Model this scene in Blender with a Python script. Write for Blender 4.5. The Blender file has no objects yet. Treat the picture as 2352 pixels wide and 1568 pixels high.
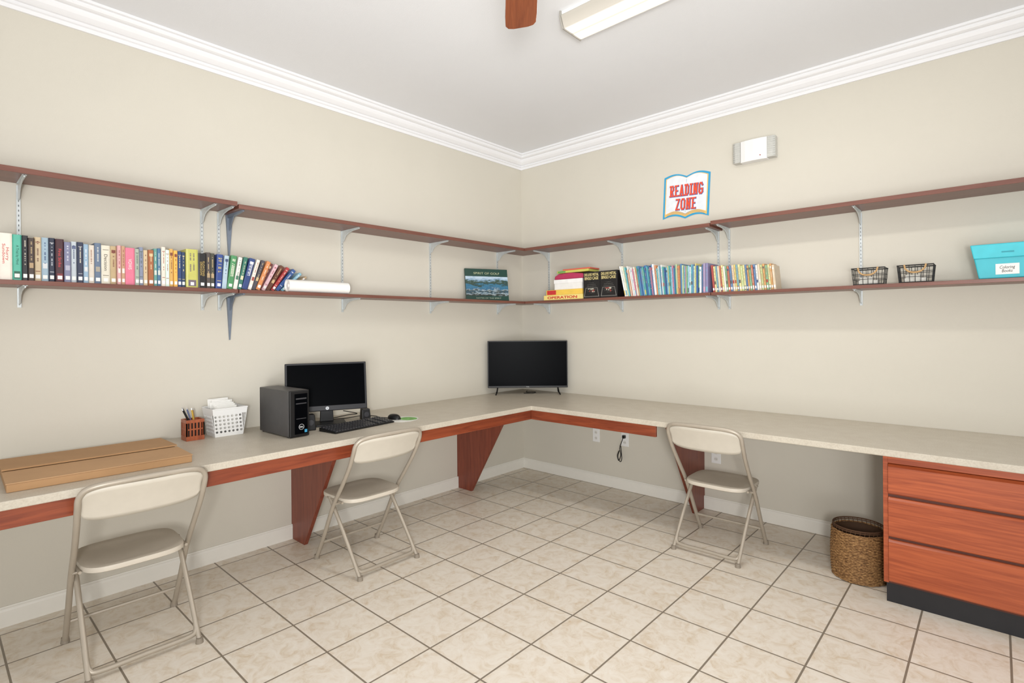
import bpy, math, random
from mathutils import Matrix, Vector
random.seed(7)
K=0.9
scene=bpy.context.scene
COL=scene.collection
scene.view_settings.view_transform='Standard'
# ------------------------------------------------------------------ helpers
def lin(c):
    c=c/255.0
    return c/12.92 if c<=0.04045 else ((c+0.055)/1.055)**2.4
def rgb(c): return (lin(c[0]),lin(c[1]),lin(c[2]),1.0)
MC={}
def base_nodes(name):
    m=bpy.data.materials.new(name); m.use_nodes=True
    nt=m.node_tree; b=nt.nodes['Principled BSDF']
    return m,nt,b
def mat(c,rough=.5,metal=0.0,var=.05,scale=20,bump=0.0,name=None,coat=0.0,trans=0.0,bscale=None,emit=0,spec=.5):
    key=(tuple(c),rough,metal,var,scale,bump,coat,trans,emit,spec)
    if key in MC: return MC[key]
    m,nt,b=base_nodes(name or 'surface_%02x%02x%02x'%tuple(int(v) for v in c))
    tc=nt.nodes.new('ShaderNodeTexCoord'); nz=nt.nodes.new('ShaderNodeTexNoise')
    nz.inputs['Scale'].default_value=scale; nz.inputs['Detail'].default_value=3
    nt.links.new(tc.outputs['Object'],nz.inputs['Vector'])
    r=nt.nodes.new('ShaderNodeValToRGB')
    l=rgb(c)
    r.color_ramp.elements[0].position=.3; r.color_ramp.elements[1].position=.7
    r.color_ramp.elements[0].color=(l[0]*(1-var),l[1]*(1-var),l[2]*(1-var),1)
    r.color_ramp.elements[1].color=(min(1,l[0]*(1+var)),min(1,l[1]*(1+var)),min(1,l[2]*(1+var)),1)
    nt.links.new(nz.outputs['Fac'],r.inputs['Fac']); nt.links.new(r.outputs['Color'],b.inputs['Base Color'])
    b.inputs['Roughness'].default_value=rough; b.inputs['Metallic'].default_value=metal
    b.inputs['Coat Weight'].default_value=coat; b.inputs['Transmission Weight'].default_value=trans
    b.inputs['Specular IOR Level'].default_value=spec
    if emit:
        nt.links.new(r.outputs['Color'],b.inputs['Emission Color']); b.inputs['Emission Strength'].default_value=emit
    if bump:
        n2=nt.nodes.new('ShaderNodeTexNoise'); n2.inputs['Scale'].default_value=bscale or scale*4
        nt.links.new(tc.outputs['Object'],n2.inputs['Vector'])
        bp=nt.nodes.new('ShaderNodeBump'); bp.inputs['Strength'].default_value=bump; bp.inputs['Distance'].default_value=.004
        nt.links.new(n2.outputs['Fac'],bp.inputs['Height']); nt.links.new(bp.outputs['Normal'],b.inputs['Normal'])
    MC[key]=m
    return m
def wood(name,c1,c2,stretch=(1,14,14),scale=3.0,rough=.35):
    m,nt,b=base_nodes(name)
    tc=nt.nodes.new('ShaderNodeTexCoord'); mp=nt.nodes.new('ShaderNodeMapping'); mp.inputs['Scale'].default_value=stretch
    nt.links.new(tc.outputs['Object'],mp.inputs['Vector'])
    nz=nt.nodes.new('ShaderNodeTexNoise'); nz.inputs['Scale'].default_value=scale; nz.inputs['Detail'].default_value=10; nz.inputs['Distortion'].default_value=.8; nz.inputs['Roughness'].default_value=.62
    nt.links.new(mp.outputs['Vector'],nz.inputs['Vector'])
    r=nt.nodes.new('ShaderNodeValToRGB'); e=r.color_ramp.elements
    e[0].position=.30; e[0].color=rgb(c1); e[1].position=.64; e[1].color=rgb(c2)
    nt.links.new(nz.outputs['Fac'],r.inputs['Fac']); nt.links.new(r.outputs['Color'],b.inputs['Base Color'])
    b.inputs['Roughness'].default_value=rough
    return m
def catmull(p,n=6,closed=False):
    p=[Vector(q) for q in p]; out=[]; N=len(p)
    rng=range(N) if closed else range(N-1)
    for i in rng:
        if closed: a,b,c,d=p[i-1],p[i],p[(i+1)%N],p[(i+2)%N]
        else: a,b,c,d=p[max(i-1,0)],p[i],p[i+1],p[min(i+2,N-1)]
        for k in range(n):
            t=k/n
            out.append(.5*((2*b)+(c-a)*t+(2*a-5*b+4*c-d)*t*t+(3*b-a-3*c+d)*t**3))
    if not closed: out.append(p[-1])
    return out
class MB:
    def __init__(s): s.v=[];s.f=[];s.m=[]
    def add(s,v,f,mi=0,M=None):
        o=len(s.v)
        for q in v:
            q=Vector(q); s.v.append(M@q if M else q)
        for q in f: s.f.append([i+o for i in q]); s.m.append(mi)
    def box(s,x0,x1,y0,y1,z0,z1,mi=0,M=None):
        v=[(x,y,z) for z in (z0,z1) for y in (y0,y1) for x in (x0,x1)]
        s.add(v,[(0,2,3,1),(4,5,7,6),(0,1,5,4),(2,6,7,3),(0,4,6,2),(1,3,7,5)],mi,M)
    def hexa(s,b,t,mi=0,M=None):
        s.add(list(b)+list(t),[(3,2,1,0),(4,5,6,7),(0,1,5,4),(1,2,6,5),(2,3,7,6),(3,0,4,7)],mi,M)
    def prism(s,pts,a,b,ax='z',mi=0,M=None):
        def P(u,w,d):
            return {'z':(u,w,d),'y':(u,d,w),'x':(d,u,w)}[ax]
        n=len(pts)
        v=[P(u,w,a) for u,w in pts]+[P(u,w,b) for u,w in pts]
        f=[list(range(n))[::-1],list(range(n,2*n))]+[(i,(i+1)%n,n+(i+1)%n,n+i) for i in range(n)]
        s.add(v,f,mi,M)
    def tube(s,pts,r,n=8,closed=False,mi=0,M=None,ry=None):
        pts=[Vector(p) for p in pts]; N=len(pts); v=[];f=[]
        prev=None
        for i,p in enumerate(pts):
            if closed: t=(pts[(i+1)%N]-pts[i-1])
            else: t=pts[min(i+1,N-1)]-pts[max(i-1,0)]
            t.normalize()
            if prev is None:
                a=Vector((0,0,1)) if abs(t.z)<.9 else Vector((1,0,0))
                u=t.cross(a).normalized()
            else:
                u=(prev-t*prev.dot(t)).normalized()
            prev=u; w=t.cross(u)
            for k in range(n):
                a=2*math.pi*k/n; v.append(p+u*math.cos(a)*r+w*math.sin(a)*(ry or r))
        for i in range(N if closed else N-1):
            j=(i+1)%N
            for k in range(n):
                f.append((i*n+k,i*n+(k+1)%n,j*n+(k+1)%n,j*n+k))
        if not closed:
            f.append(list(range(n))[::-1]); f.append([(N-1)*n+k for k in range(n)])
        s.add(v,f,mi,M)
    def cyl(s,c,r,h,n=20,mi=0,M=None,r2=None,ax='z'):
        r2=r if r2 is None else r2
        v=[];
        for rr,d in ((r,0),(r2,h)):
            for k in range(n):
                a=2*math.pi*k/n; p=(rr*math.cos(a),rr*math.sin(a),d)
                p={'z':p,'x':(p[2],p[0],p[1]),'y':(p[0],p[2],p[1])}[ax]
                v.append((c[0]+p[0],c[1]+p[1],c[2]+p[2]))
        f=[list(range(n))[::-1],list(range(n,2*n))]+[(i,(i+1)%n,n+(i+1)%n,n+i) for i in range(n)]
        s.add(v,f,mi,M)
    def rev(s,prof,n=32,mi=0,c=(0,0,0),M=None):
        v=[];f=[];P=len(prof)
        for k in range(n):
            a=2*math.pi*k/n
            for r,z in prof: v.append((c[0]+r*math.cos(a),c[1]+r*math.sin(a),c[2]+z))
        for k in range(n):
            j=(k+1)%n
            for i in range(P-1): f.append((k*P+i,j*P+i,j*P+i+1,k*P+i+1))
        s.add(v,f,mi,M)
    def obj(s,name,mats,parent=None,loc=(0,0,0),rot=(0,0,0),smooth=False,bevel=0,seg=2,solid=0,recalc=True):
        me=bpy.data.meshes.new(name); me.from_pydata([tuple(q) for q in s.v],[],s.f)
        if not isinstance(mats,(list,tuple)): mats=[mats]
        for m in mats: me.materials.append(m)
        me.polygons.foreach_set('material_index',s.m)
        if recalc:
            import bmesh
            bm=bmesh.new(); bm.from_mesh(me); bmesh.ops.recalc_face_normals(bm,faces=bm.faces); bm.to_mesh(me); bm.free()
        if smooth:
            me.polygons.foreach_set('use_smooth',[True]*len(me.polygons))
            try: me.set_sharp_from_angle(angle=math.radians(40))
            except Exception: pass
        me.update()
        o=bpy.data.objects.new(name,me); COL.objects.link(o)
        if parent: o.parent=parent
        o.location=loc; o.rotation_euler=rot
        if solid:
            q=o.modifiers.new('s','SOLIDIFY'); q.thickness=solid; q.offset=0
        if bevel:
            q=o.modifiers.new('b','BEVEL'); q.width=bevel; q.segments=seg; q.limit_method='ANGLE'; q.angle_limit=math.radians(40)
        return o
def root(name,loc=(0,0,0),rz=0):
    o=bpy.data.objects.new(name,None); o.empty_display_size=.1; COL.objects.link(o); o.location=loc; o.rotation_euler=(0,0,rz); return o
def top(o,label,cat,group=None):
    o['label']=label; o['category']=cat
    if group: o['group']=group
    return o
def structure(o): o['kind']='structure'; return o
def dup(o,loc,rz=None,rot=None):
    n=o.copy(); COL.objects.link(n); n.location=loc
    if rz is not None: n.rotation_euler=(0,0,rz)
    if rot is not None: n.rotation_euler=rot
    for c in list(o.children):
        cc=c.copy(); COL.objects.link(cc); cc.parent=n
        for d in list(c.children):
            dd=d.copy(); COL.objects.link(dd); dd.parent=cc
    return n
def fm(o,n,u):
    n=Vector(n).normalized(); u=Vector(u); u=(u-n*u.dot(n)).normalized(); r=u.cross(n)
    M=Matrix.Identity(4)
    for i in range(3):
        M[i][0]=r[i];M[i][1]=u[i];M[i][2]=n[i];M[i][3]=o[i]
    return M
def text(body,w,h,m,parent,M,name='lettering',bold=0.0,thick=.0006,shear=0):
    cu=bpy.data.curves.new('t','FONT'); cu.body=body; cu.align_x='CENTER'; cu.size=1; cu.offset=bold; cu.extrude=.02; cu.shear=shear; cu.resolution_u=3
    cu.space_line=.85
    ob=bpy.data.objects.new('t',cu); COL.objects.link(ob)
    dg=bpy.context.evaluated_depsgraph_get(); me=bpy.data.meshes.new_from_object(ob.evaluated_get(dg))
    bpy.data.objects.remove(ob)
    xs=[v.co.x for v in me.vertices]; ys=[v.co.y for v in me.vertices]
    cx=(min(xs)+max(xs))/2; cy=(min(ys)+max(ys))/2; W=max(xs)-min(xs); H=max(ys)-min(ys)
    for v in me.vertices:
        v.co=((v.co.x-cx)*w/W,(v.co.y-cy)*h/H,v.co.z/.04*thick)
    me.materials.clear(); me.materials.append(m); me.name=name
    o=bpy.data.objects.new(name,me); COL.objects.link(o); o.parent=parent; o.matrix_basis=M
    return o
# ------------------------------------------------------------------ palette
M_wall=mat((204,199,186),.7,var=.01,scale=3,bump=.1,bscale=160,name='wall_paint')
M_ceil=mat((226,227,229),.8,var=.008,scale=2,bump=.12,bscale=120,name='ceiling_paint')
M_trim=mat((232,232,233),.35,var=.005,name='white_trim_paint')
M_base=mat((228,225,216),.4,var=.01,name='baseboard_paint')
W_desk_y=wood('cherry_wood_grain_y',(110,46,26),(148,72,42),(14,1,14))
W_desk_x=wood('cherry_wood_grain_x',(110,46,26),(150,74,44),(1,14,14))
W_draw=wood('cherry_drawer_wood',(140,60,30),(180,90,50),(1,12,22),2.6)
W_pan=wood('cherry_panel_wood',(104,46,32),(130,64,44),(14,14,1))
W_shelf_y=wood('shelf_wood_y',(98,58,48),(120,76,63),(12,.8,12))
W_shelf_x=wood('shelf_wood_x',(98,58,48),(120,76,63),(.8,12,12))
M_zinc=mat((200,205,205),.4,.35,var=.08,name='zinc_steel')
M_slot=mat((96,100,102),.6,name='slot_shadow_metal')
M_blue=mat((120,130,144),.45,.3,var=.06,name='blue_grey_steel')
M_black=mat((16,16,17),.4,var=.1,name='black_plastic',spec=.35)
M_blackm=mat((10,10,10),.55,var=.1,name='matte_black')
M_screen=mat((4,5,7),.3,var=.05,name='black_glass',spec=.02)
M_white=mat((228,228,226),.45,var=.01,name='white_plastic')
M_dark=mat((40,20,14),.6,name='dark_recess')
M_paper=mat((232,231,226),.7,var=.02,name='paper')
M_page=mat((222,212,190),.8,var=.05,scale=60,name='page_block')
def laminate():
    m,nt,b=base_nodes('speckled_laminate')
    tc=nt.nodes.new('ShaderNodeTexCoord')
    n1=nt.nodes.new('ShaderNodeTexNoise'); n1.inputs['Scale'].default_value=150; n1.inputs['Detail'].default_value=4
    n2=nt.nodes.new('ShaderNodeTexNoise'); n2.inputs['Scale'].default_value=12; n2.inputs['Detail'].default_value=6
    for n in (n1,n2): nt.links.new(tc.outputs['Object'],n.inputs['Vector'])
    r=nt.nodes.new('ShaderNodeValToRGB'); e=r.color_ramp.elements
    e[0].position=.3;e[0].color=rgb((172,162,145));e[1].position=.6;e[1].color=rgb((198,190,174))
    r2=nt.nodes.new('ShaderNodeValToRGB'); e=r2.color_ramp.elements
    e[0].position=.35;e[0].color=rgb((188,179,163));e[1].position=.65;e[1].color=rgb((199,192,177))
    nt.links.new(n1.outputs['Fac'],r.inputs['Fac']); nt.links.new(n2.outputs['Fac'],r2.inputs['Fac'])
    mx=nt.nodes.new('ShaderNodeMix'); mx.data_type='RGBA'; mx.inputs[0].default_value=.5
    nt.links.new(r.outputs['Color'],mx.inputs[6]); nt.links.new(r2.outputs['Color'],mx.inputs[7])
    nt.links.new(mx.outputs[2],b.inputs['Base Color']); b.inputs['Roughness'].default_value=.4
    return m
M_lam=laminate()
def tiles():
    m,nt,b=base_nodes('ceramic_floor_tiles')
    tc=nt.nodes.new('ShaderNodeTexCoord'); mp=nt.nodes.new('ShaderNodeMapping'); mp.inputs['Location'].default_value=(13.2-.095,13.2+.03,0)
    nt.links.new(tc.outputs['Object'],mp.inputs['Vector'])
    br=nt.nodes.new('ShaderNodeTexBrick'); br.offset=0; br.squash=1
    br.inputs['Scale'].default_value=1; br.inputs['Brick Width'].default_value=.33; br.inputs['Row Height'].default_value=.33
    br.inputs['Mortar Size'].default_value=.0045; br.inputs['Mortar Smooth'].default_value=.15
    br.inputs['Color1'].default_value=(.0,.0,.0,1); br.inputs['Color2'].default_value=(1,1,1,1)
    nt.links.new(mp.outputs['Vector'],br.inputs['Vector'])
    vm=nt.nodes.new('ShaderNodeVectorMath'); vm.operation='MULTIPLY_ADD'; vm.inputs[1].default_value=(3,3,3)
    nt.links.new(br.outputs['Color'],vm.inputs[0]); nt.links.new(tc.outputs['Object'],vm.inputs[2])
    n1=nt.nodes.new('ShaderNodeTexNoise'); n1.inputs['Scale'].default_value=14; n1.inputs['Detail'].default_value=10; n1.inputs['Roughness'].default_value=.7; n1.inputs['Distortion'].default_value=1.0
    nt.links.new(vm.outputs[0],n1.inputs['Vector'])
    r=nt.nodes.new('ShaderNodeValToRGB'); e=r.color_ramp.elements
    e[0].position=.28;e[0].color=rgb((203,181,151));e[1].position=.52;e[1].color=rgb((225,216,202))
    x=e.new(.40);x.color=rgb((215,202,183)); x=e.new(.7);x.color=rgb((231,225,214))
    nt.links.new(n1.outputs['Fac'],r.inputs['Fac'])
    mx=nt.nodes.new('ShaderNodeMix'); mx.data_type='RGBA'
    nt.links.new(br.outputs['Fac'],mx.inputs[0]); nt.links.new(r.outputs['Color'],mx.inputs[6]); mx.inputs[7].default_value=rgb((130,119,104))
    nt.links.new(mx.outputs[2],b.inputs['Base Color'])
    b.inputs['Roughness'].default_value=.38
    inv=nt.nodes.new('ShaderNodeMath'); inv.operation='SUBTRACT'; inv.inputs[0].default_value=1; nt.links.new(br.outputs['Fac'],inv.inputs[1])
    bp=nt.nodes.new('ShaderNodeBump'); bp.inputs['Strength'].default_value=.4; bp.inputs['Distance'].default_value=.003
    nt.links.new(inv.outputs[0],bp.inputs['Height']); nt.links.new(bp.outputs['Normal'],b.inputs['Normal'])
    return m
# ------------------------------------------------------------------ room
CZ=3.235; XR=5.6; YR=-5.9
b=MB(); b.box(-.1,XR,YR,.1,-.1,0); structure(b.obj('floor',tiles()))
b=MB(); b.box(-.1,XR,YR,.1,CZ,CZ+.1); structure(b.obj('ceiling',M_ceil))
b=MB(); b.box(-.1,0,YR,.1,0,CZ); structure(b.obj('wall_left',M_wall))
b=MB(); b.box(0,XR,0,.1,0,CZ); structure(b.obj('wall_back',M_wall))
def mitred(name,prof,m,side):
    n=len(prof); v=[]
    if side=='l':
        for p,h in prof: v.append((p,YR,h))
        for p,h in prof: v.append((p,-p,h))
    else:
        for p,h in prof: v.append((p,-p,h))
        for p,h in prof: v.append((XR,-p,h))
    b=MB(); b.add(v,[list(range(n)),list(range(n,2*n))]+[(i,(i+1)%n,n+(i+1)%n,n+i) for i in range(n)])
    return structure(b.obj(name,m))
cp=[(.0,CZ),(.118,CZ),(.118,CZ-.015),(.102,CZ-.017),(.103,CZ-.030),(.098,CZ-.037),(.086,CZ-.042),(.070,CZ-.043),(.069,CZ-.056),(.06,CZ-.070),(.046,CZ-.082),(.036,CZ-.089),(.022,CZ-.090),(.024,CZ-.106),(.014,CZ-.110),(.013,CZ-.120),(.012,CZ-.13),(0,CZ-.13)]
mitred('trim_1',cp,M_trim,'l'); mitred('trim_2',cp,M_trim,'r')
bp_=[(0,0),(.016,0),(.016,.078),(.012,.088),(.007,.094),(.006,.1),(0,.1)]
mitred('baseboard_left',bp_,M_base,'l'); mitred('baseboard_back',bp_,M_base,'r')
# ------------------------------------------------------------------ desk
b=MB(); b.prism([(.001,-5.7),(.85,-5.7),(.85,-.87),(5.5,-.87),(5.5,-.001),(.001,-.001)],.784,.82)
top(b.obj('countertop',M_lam,bevel=.004),'long L-shaped beige speckled laminate countertop along two walls','countertop')
b=MB(); b.box(.785,.806,-5.7,-.805,.70,.784)
top(b.obj('desk_apron',W_desk_y,bevel=.002),'cherry wood apron board under the front edge of the countertop','desk apron')
b=MB(); b.box(.807,1.9345,-.826,-.806,.70,.784)
top(b.obj('desk_apron',W_desk_x,bevel=.002),'short cherry wood apron board ending at the support panel','desk apron')
pp=[(.017,.0),(.185,.0),(.66,.784),(.001,.784),(.001,.101),(.017,.101)]
b=MB(); b.prism(pp,-.013,.013,'y')
sup=top(b.obj('desk_support',W_pan,loc=(0,-2.48,0),bevel=.0015),'slanted cherry wood support panel under the countertop','desk support','slanted desk support panels')
dup(sup,(0,-.919,0)); s3=dup(sup,(1.922,0,0),rz=-math.pi/2)
c=root('drawer_cabinet',(3.235,-.80,0))
top(c,'cherry wood cabinet with three wide drawers and black toe kick','cabinet')
b=MB(); b.box(0,1.2,0,.78,.11,.783); b.obj('body',W_pan,c)
b=MB(); b.box(0,.022,-.012,0,.108,.783); b.box(1.178,1.2,-.012,0,.108,.783); b.box(.022,1.178,-.012,0,.74,.783); b.obj('face_frame',W_draw,c,bevel=.001)
b=MB()
for z0,z1 in ((.107,.120),(.341,.358),(.563,.582)): b.box(.022,1.178,-.008,0,z0,z1)
b.obj('drawer_gap_shade',mat((84,38,24),.6),c)  # dark brown strips paint the shade in the gaps between drawers
for z0,z1 in ((.12,.342),(.357,.564),(.580,.738)):
    b=MB(); b.prism([(0,z0),(-.022,z0),(-.026,z0+.006),(-.026,z1-.014),(-.014,z1-.002),(0,z1)],.024,1.176,'x'); b.obj('drawer',W_draw,c)
b=MB(); b.box(.01,1.2,.01,.7,0,.11); b.obj('toe_kick',mat((26,26,30),.5),c)
# ------------------------------------------------------------------ shelves
LZ=1.695; LT=.022; LTOP=LZ+LT; UT=.027
def board(name,x0,x1,y0,y1,z0,z1,m,lab):
    b=MB(); b.box(x0,x1,y0,y1,z0,z1); top(b.obj(name,m,bevel=.0015),lab,'shelf')
board('wall_shelf',.013,.27,-5.7,-2.938,LZ,LTOP,W_shelf_y,'cherry laminate wall shelf board holding a row of hardcover books')
board('wall_shelf',.013,.27,-2.93,-.001,LZ,LTOP,W_shelf_y,'cherry laminate wall shelf board holding leaning books and paper roll')
board('wall_shelf',.272,2.100,-.27,-.013,LZ,LTOP,W_shelf_x,'cherry laminate wall shelf board holding games and children books')
board('wall_shelf',2.106,5.5,-.27,-.013,LZ,LTOP,W_shelf_x,'cherry laminate wall shelf board holding wire baskets and turquoise bin')
eu='empty upper cherry laminate wall shelf board on metal brackets'
board('wall_shelf',.013,.27,-5.7,-2.938,2.224,2.224+UT,W_shelf_y,eu)
board('wall_shelf',.013,.27,-2.93,-.001,2.21,2.21+UT,W_shelf_y,eu)
board('wall_shelf',.272,2.100,-.27,-.013,2.21,2.21+UT,W_shelf_x,eu)
board('wall_shelf',2.106,5.5,-.27,-.013,2.224,2.224+UT,W_shelf_x,eu)
b=MB(); b.box(0,.010,-.008,.008,0,.62)
for i in range(24): b.box(.0101,.0106,-.0018,.0018,.012+i*.025,.022+i*.025,1)
std=top(b.obj('shelf_standard',[M_zinc,M_slot],loc=(0.0005,-3.899,1.595)),'slotted zinc shelf standard screwed upright to the wall','shelf standard','slotted shelf standards')
b=MB(); b.prism([(0,0),(.235,0),(.235,-.010),(.15,-.014),(.09,-.024),(.055,-.040),(.035,-.060),(.022,-.080),(0,-.085)],-.0022,.0022,'y')
b.box(0,.235,-.009,.009,-.003,-.0005)
b.tube([(.0,0,-.083),(.022,0,-.078),(.035,0,-.058),(.055,0,-.038),(.09,0,-.023),(.15,0,-.013),(.235,0,-.009)],.0038,6)
brk=top(b.obj('shelf_bracket',M_zinc,loc=(.0115,-3.899,LZ)),'zinc steel shelf bracket holding up the shelf board','shelf bracket','zinc shelf brackets')
first=True
for y in (-3.899,-3.053,-2.955,-2.085,-1.232,-.381):
    uz=2.224 if y<-2.93 else 2.21
    if not first: dup(std,(0.0005,y,1.595)); dup(brk,(.0115,y,LZ))
    first=False
    dup(brk,(.0115,y,uz))
for x in (.366,1.20,2.064,2.148,3.017):
    uz=2.224 if x>2.1 else 2.21
    dup(std,(x,-.0005,1.595),rz=-math.pi/2); dup(brk,(x,-.0115,LZ),rz=-math.pi/2); dup(brk,(x,-.0115,uz),rz=-math.pi/2)
b=MB()
b.hexa([(0,-.003,-.29),(.008,-.003,-.29),(.008,.003,-.29),(0,.003,-.29)],[(0,-.019,0),(.02,-.019,0),(.02,.019,0),(0,.019,0)])
b.hexa([(.02,-.014,-.020),(.24,-.005,-.008),(.24,.005,-.008),(.02,.014,-.020)],[(.02,-.017,0),(.24,-.008,0),(.24,.008,0),(.02,.017,0)])
b.prism([(.02,-.020),(.09,-.016),(.018,-.10)],-.003,.003,'y')
bb=top(b.obj('steel_bracket',M_blue,loc=(.0002,-2.893,LZ)),'tapered blue-grey steel bracket under the shelf end','shelf bracket','blue-grey steel brackets')
dup(bb,(.0002,-2.893,2.21))
# ------------------------------------------------------------------ books
def book(w,h,d,col,acc,loc,lean=0,rz=0,title=None,tcol=None,sticker=False,style=0,label=None,group='books',tscale=.45,tz=.56,tl=.5):
    b=MB(); t=.0016; s=.003
    out=[(-d,-w/2),(-s,-w/2),(0,-w*.34),(0,w*.34),(-s,w/2),(-d,w/2),(-d,w/2-t),(-.006,w/2-t),(-.006,-w/2+t),(-d,-w/2+t)]
    b.prism(out,0,h,'z',0)
    e=w*.33
    if sticker: b.box(0,.0005,-min(e,.009),min(e,.009),.014,.032,2)
    if style==1: b.box(0,.0004,-e,e,h*.82,h*.90,1)
    if style==2: b.box(0,.0004,-e,e,h*.30,h*.42,1)
    if style==3: b.box(0,.0004,-e,e,h*.88,h*.895,1); b.box(0,.0004,-e,e,h*.22,h*.235,1)
    if style==4: b.box(0,.0004,-e,e,h*.04,h*.20,1)
    if title is None:
        z=h*random.uniform(.86,.92); rows=1 if w<.032 else 2
        zz=h*random.uniform(.3,.5); hwid=min(w*.11,.0036)
        while z>zz:
            l=random.uniform(.0016,.0036)
            for r in range(rows):
                o=(r-(rows-1)/2)*w*.28
                if random.random()<.85: b.box(.0004,.0008,o-hwid,o+hwid,z-l,z,3)
            z-=l+random.uniform(.0012,.0022)
            if random.random()<.14: z-=.012
    o=b.obj('book',[mat(col,.45,name='book_cover'),mat(acc,.45,name='book_accent'),M_paper,mat(tcol or acc,.5,name='book_print')])
    o.location=loc; o.rotation_euler=(lean,0,rz)
    p=MB(); p.box(-d+.004,-.006,-w/2+t,w/2-t,.003,h-.003); p.obj('pages',M_page,o)
    if title:
        text(title,h*tl,w*tscale,mat(tcol or acc,.5),o,fm((.0006,0,h*tz),(1,0,0),(0,1,0)),'title',bold=.0)
    top(o,label or 'book standing upright on the wall shelf','book',group)
    return o
def cname(c):
    r,g,bb=c
    mx=max(c);mn=min(c)
    if mx<70: return 'black'
    if mx-mn<28: return 'white' if mn>200 else ('grey' if mx<190 else 'pale grey')
    if r>=g and r>=bb:
        if g>bb+40 and g>r*.72: return 'yellow' if r>200 else 'olive'
        if r>200 and g>170: return 'cream'
        if bb>g+15: return 'pink'
        if mx<130: return 'maroon'
        if g>r*.6: return 'tan'
        return 'red' if g<90 else 'orange'
    if g>=r and g>=bb: return 'teal' if bb>g*.75 else 'green'
    if mx<110: return 'navy'
    return 'purple' if r>g+20 else 'blue'
LB=[
(26,219,(222,186,168),(150,60,60),None,(170,80,80),0),
(46,220,(228,220,208),(200,60,50),'Hurry\nSundown',(196,60,54),0),
(34,218,(84,172,150),(30,90,70),'A Trial by Mind',(20,90,76),4),
(22,216,(34,34,38),(190,180,150),None,(205,198,180),0),
(23,214,(66,52,46),(170,144,110),None,(190,166,124),2),
(27,217,(196,176,144),(120,60,40),None,(100,60,50),3),
(27,216,(150,172,186),(205,208,210),None,(60,80,120),2),
(24,214,(40,46,64),(180,180,184),None,(196,200,206),3),
(33,214,(66,36,42),(120,44,50),'First Strike',(206,60,66),4),
(27,213,(120,122,148),(170,170,186),None,(215,215,222),2),
(24,212,(184,192,198),(90,100,130),None,(70,80,116),1),
(25,210,(48,54,76),(160,160,166),None,(204,198,180),3),
(22,212,(144,170,190),(200,204,206),None,(235,235,235),2),
(26,209,(212,202,188),(150,116,96),None,(150,106,84),0),
(28,212,(98,114,136),(160,152,138),None,(214,214,206),2),
(39,214,(214,208,190),(120,110,96),'Decision',(80,70,60),3),
(27,206,(184,162,124),(120,66,54),None,(120,70,54),1),
(35,212,(208,160,160),(222,214,206),None,(150,60,70),2),
(44,214,(216,116,140),(228,220,218),'VOWS',(232,222,216),0),
(41,210,(160,170,156),(86,98,84),None,(70,86,72),3),
(21,208,(202,180,144),(140,86,60),None,(120,70,54),0),
(26,206,(160,98,62),(204,180,136),None,(220,196,154),1),
(35,214,(98,150,142),(200,204,194),None,(226,226,216),2),
(41,216,(220,212,198),(150,84,70),None,(156,86,70),3),
(40,214,(206,164,92),(126,72,56),None,(110,60,48),1),
(41,216,(52,72,116),(190,178,124),None,(214,204,156),3),
(62,232,(188,186,98),(108,96,108),None,(100,82,104),4),
(46,214,(30,28,30),(190,160,90),'FLOATING\nDRAGON',(196,168,94),0),
(48,210,(82,74,70),(170,148,116),None,(194,170,126),2),
]
y=-4.015
for i,(w,h,cc,ac,ti,tcx,st) in enumerate(LB):
    w/=1000;h/=1000
    n_split=2 if w>.033 and ti is None and i not in (26,) else 1
    for k in range(n_split):
        ww=w/n_split
        c2_=cc if k==0 else tuple(max(0,min(255,int(v*random.uniform(.72,1.12)))) for v in cc)
        book(ww-.001,h-(.004 if k else 0)+(random.uniform(-.014,.005) if i>2 else 0),.15,c2_,ac,(.242-random.uniform(0,.020),y+ww/2,LTOP+.0003),0,0,ti,tcx,i not in(18,1),st,cname(cc)+' hardcover book standing upright on the wall shelf','hardcover books on the long wall shelf',tscale=.52 if ti and '\n' in ti else .36,tl=.28 if ti=='VOWS' else .42)
        y+=ww
LL=[(34,206,(52,74,136),(204,184,110),3),(27,202,(170,190,202),(60,74,110),5),(34,206,(74,138,90),(220,220,200),8),(24,200,(222,218,210),(80,120,100),10),
(24,204,(58,114,98),(210,204,170),12),(34,200,(48,68,120),(215,215,220),15),(22,198,(218,212,202),(156,76,66),17),(22,198,(74,72,80),(196,174,130),19),
(26,196,(202,132,82),(226,218,202),22),(24,196,(114,54,50),(210,184,150),25),(24,194,(216,182,188),(146,60,72),28),(26,192,(98,62,46),(196,168,126),31),(22,190,(166,58,58),(220,210,196),35),(26,186,(54,84,138),(220,220,220),40),(20,180,(128,174,192),(220,220,220),47),(16,175,(168,146,116),(220,220,220),54)]
y+=.002
for i,(w,h,cc,ac,th) in enumerate(LL):
    w/=1000;h/=1000;a=math.radians(th)
    y+=w/2/math.cos(a)
    px=.235 if i<9 else .180
    book(w-.001,h,.135,cc,ac,(px,y,LTOP+.0005+w/2*math.sin(a)),-a,0,None,None,i%2==0,random.choice([0,1,2,3]),cname(cc)+' hardcover book leaning over at the end of the row','leaning books on the long wall shelf')
    y+=w/2/math.cos(a)+.0008
b=MB(); b.rev([(.0,0),(.012,0),(.014,.01),(.036,.012),(.038,0),(.041,0),(.041,.44),(.0,.44)],28)
r_=b.obj('paper_roll',M_paper,loc=(.226,-2.615,LTOP+.0415),rot=(-math.pi/2,0,0),smooth=True)
top(r_,'white roll of paper lying along the shelf beside leaning books','paper roll')
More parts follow.
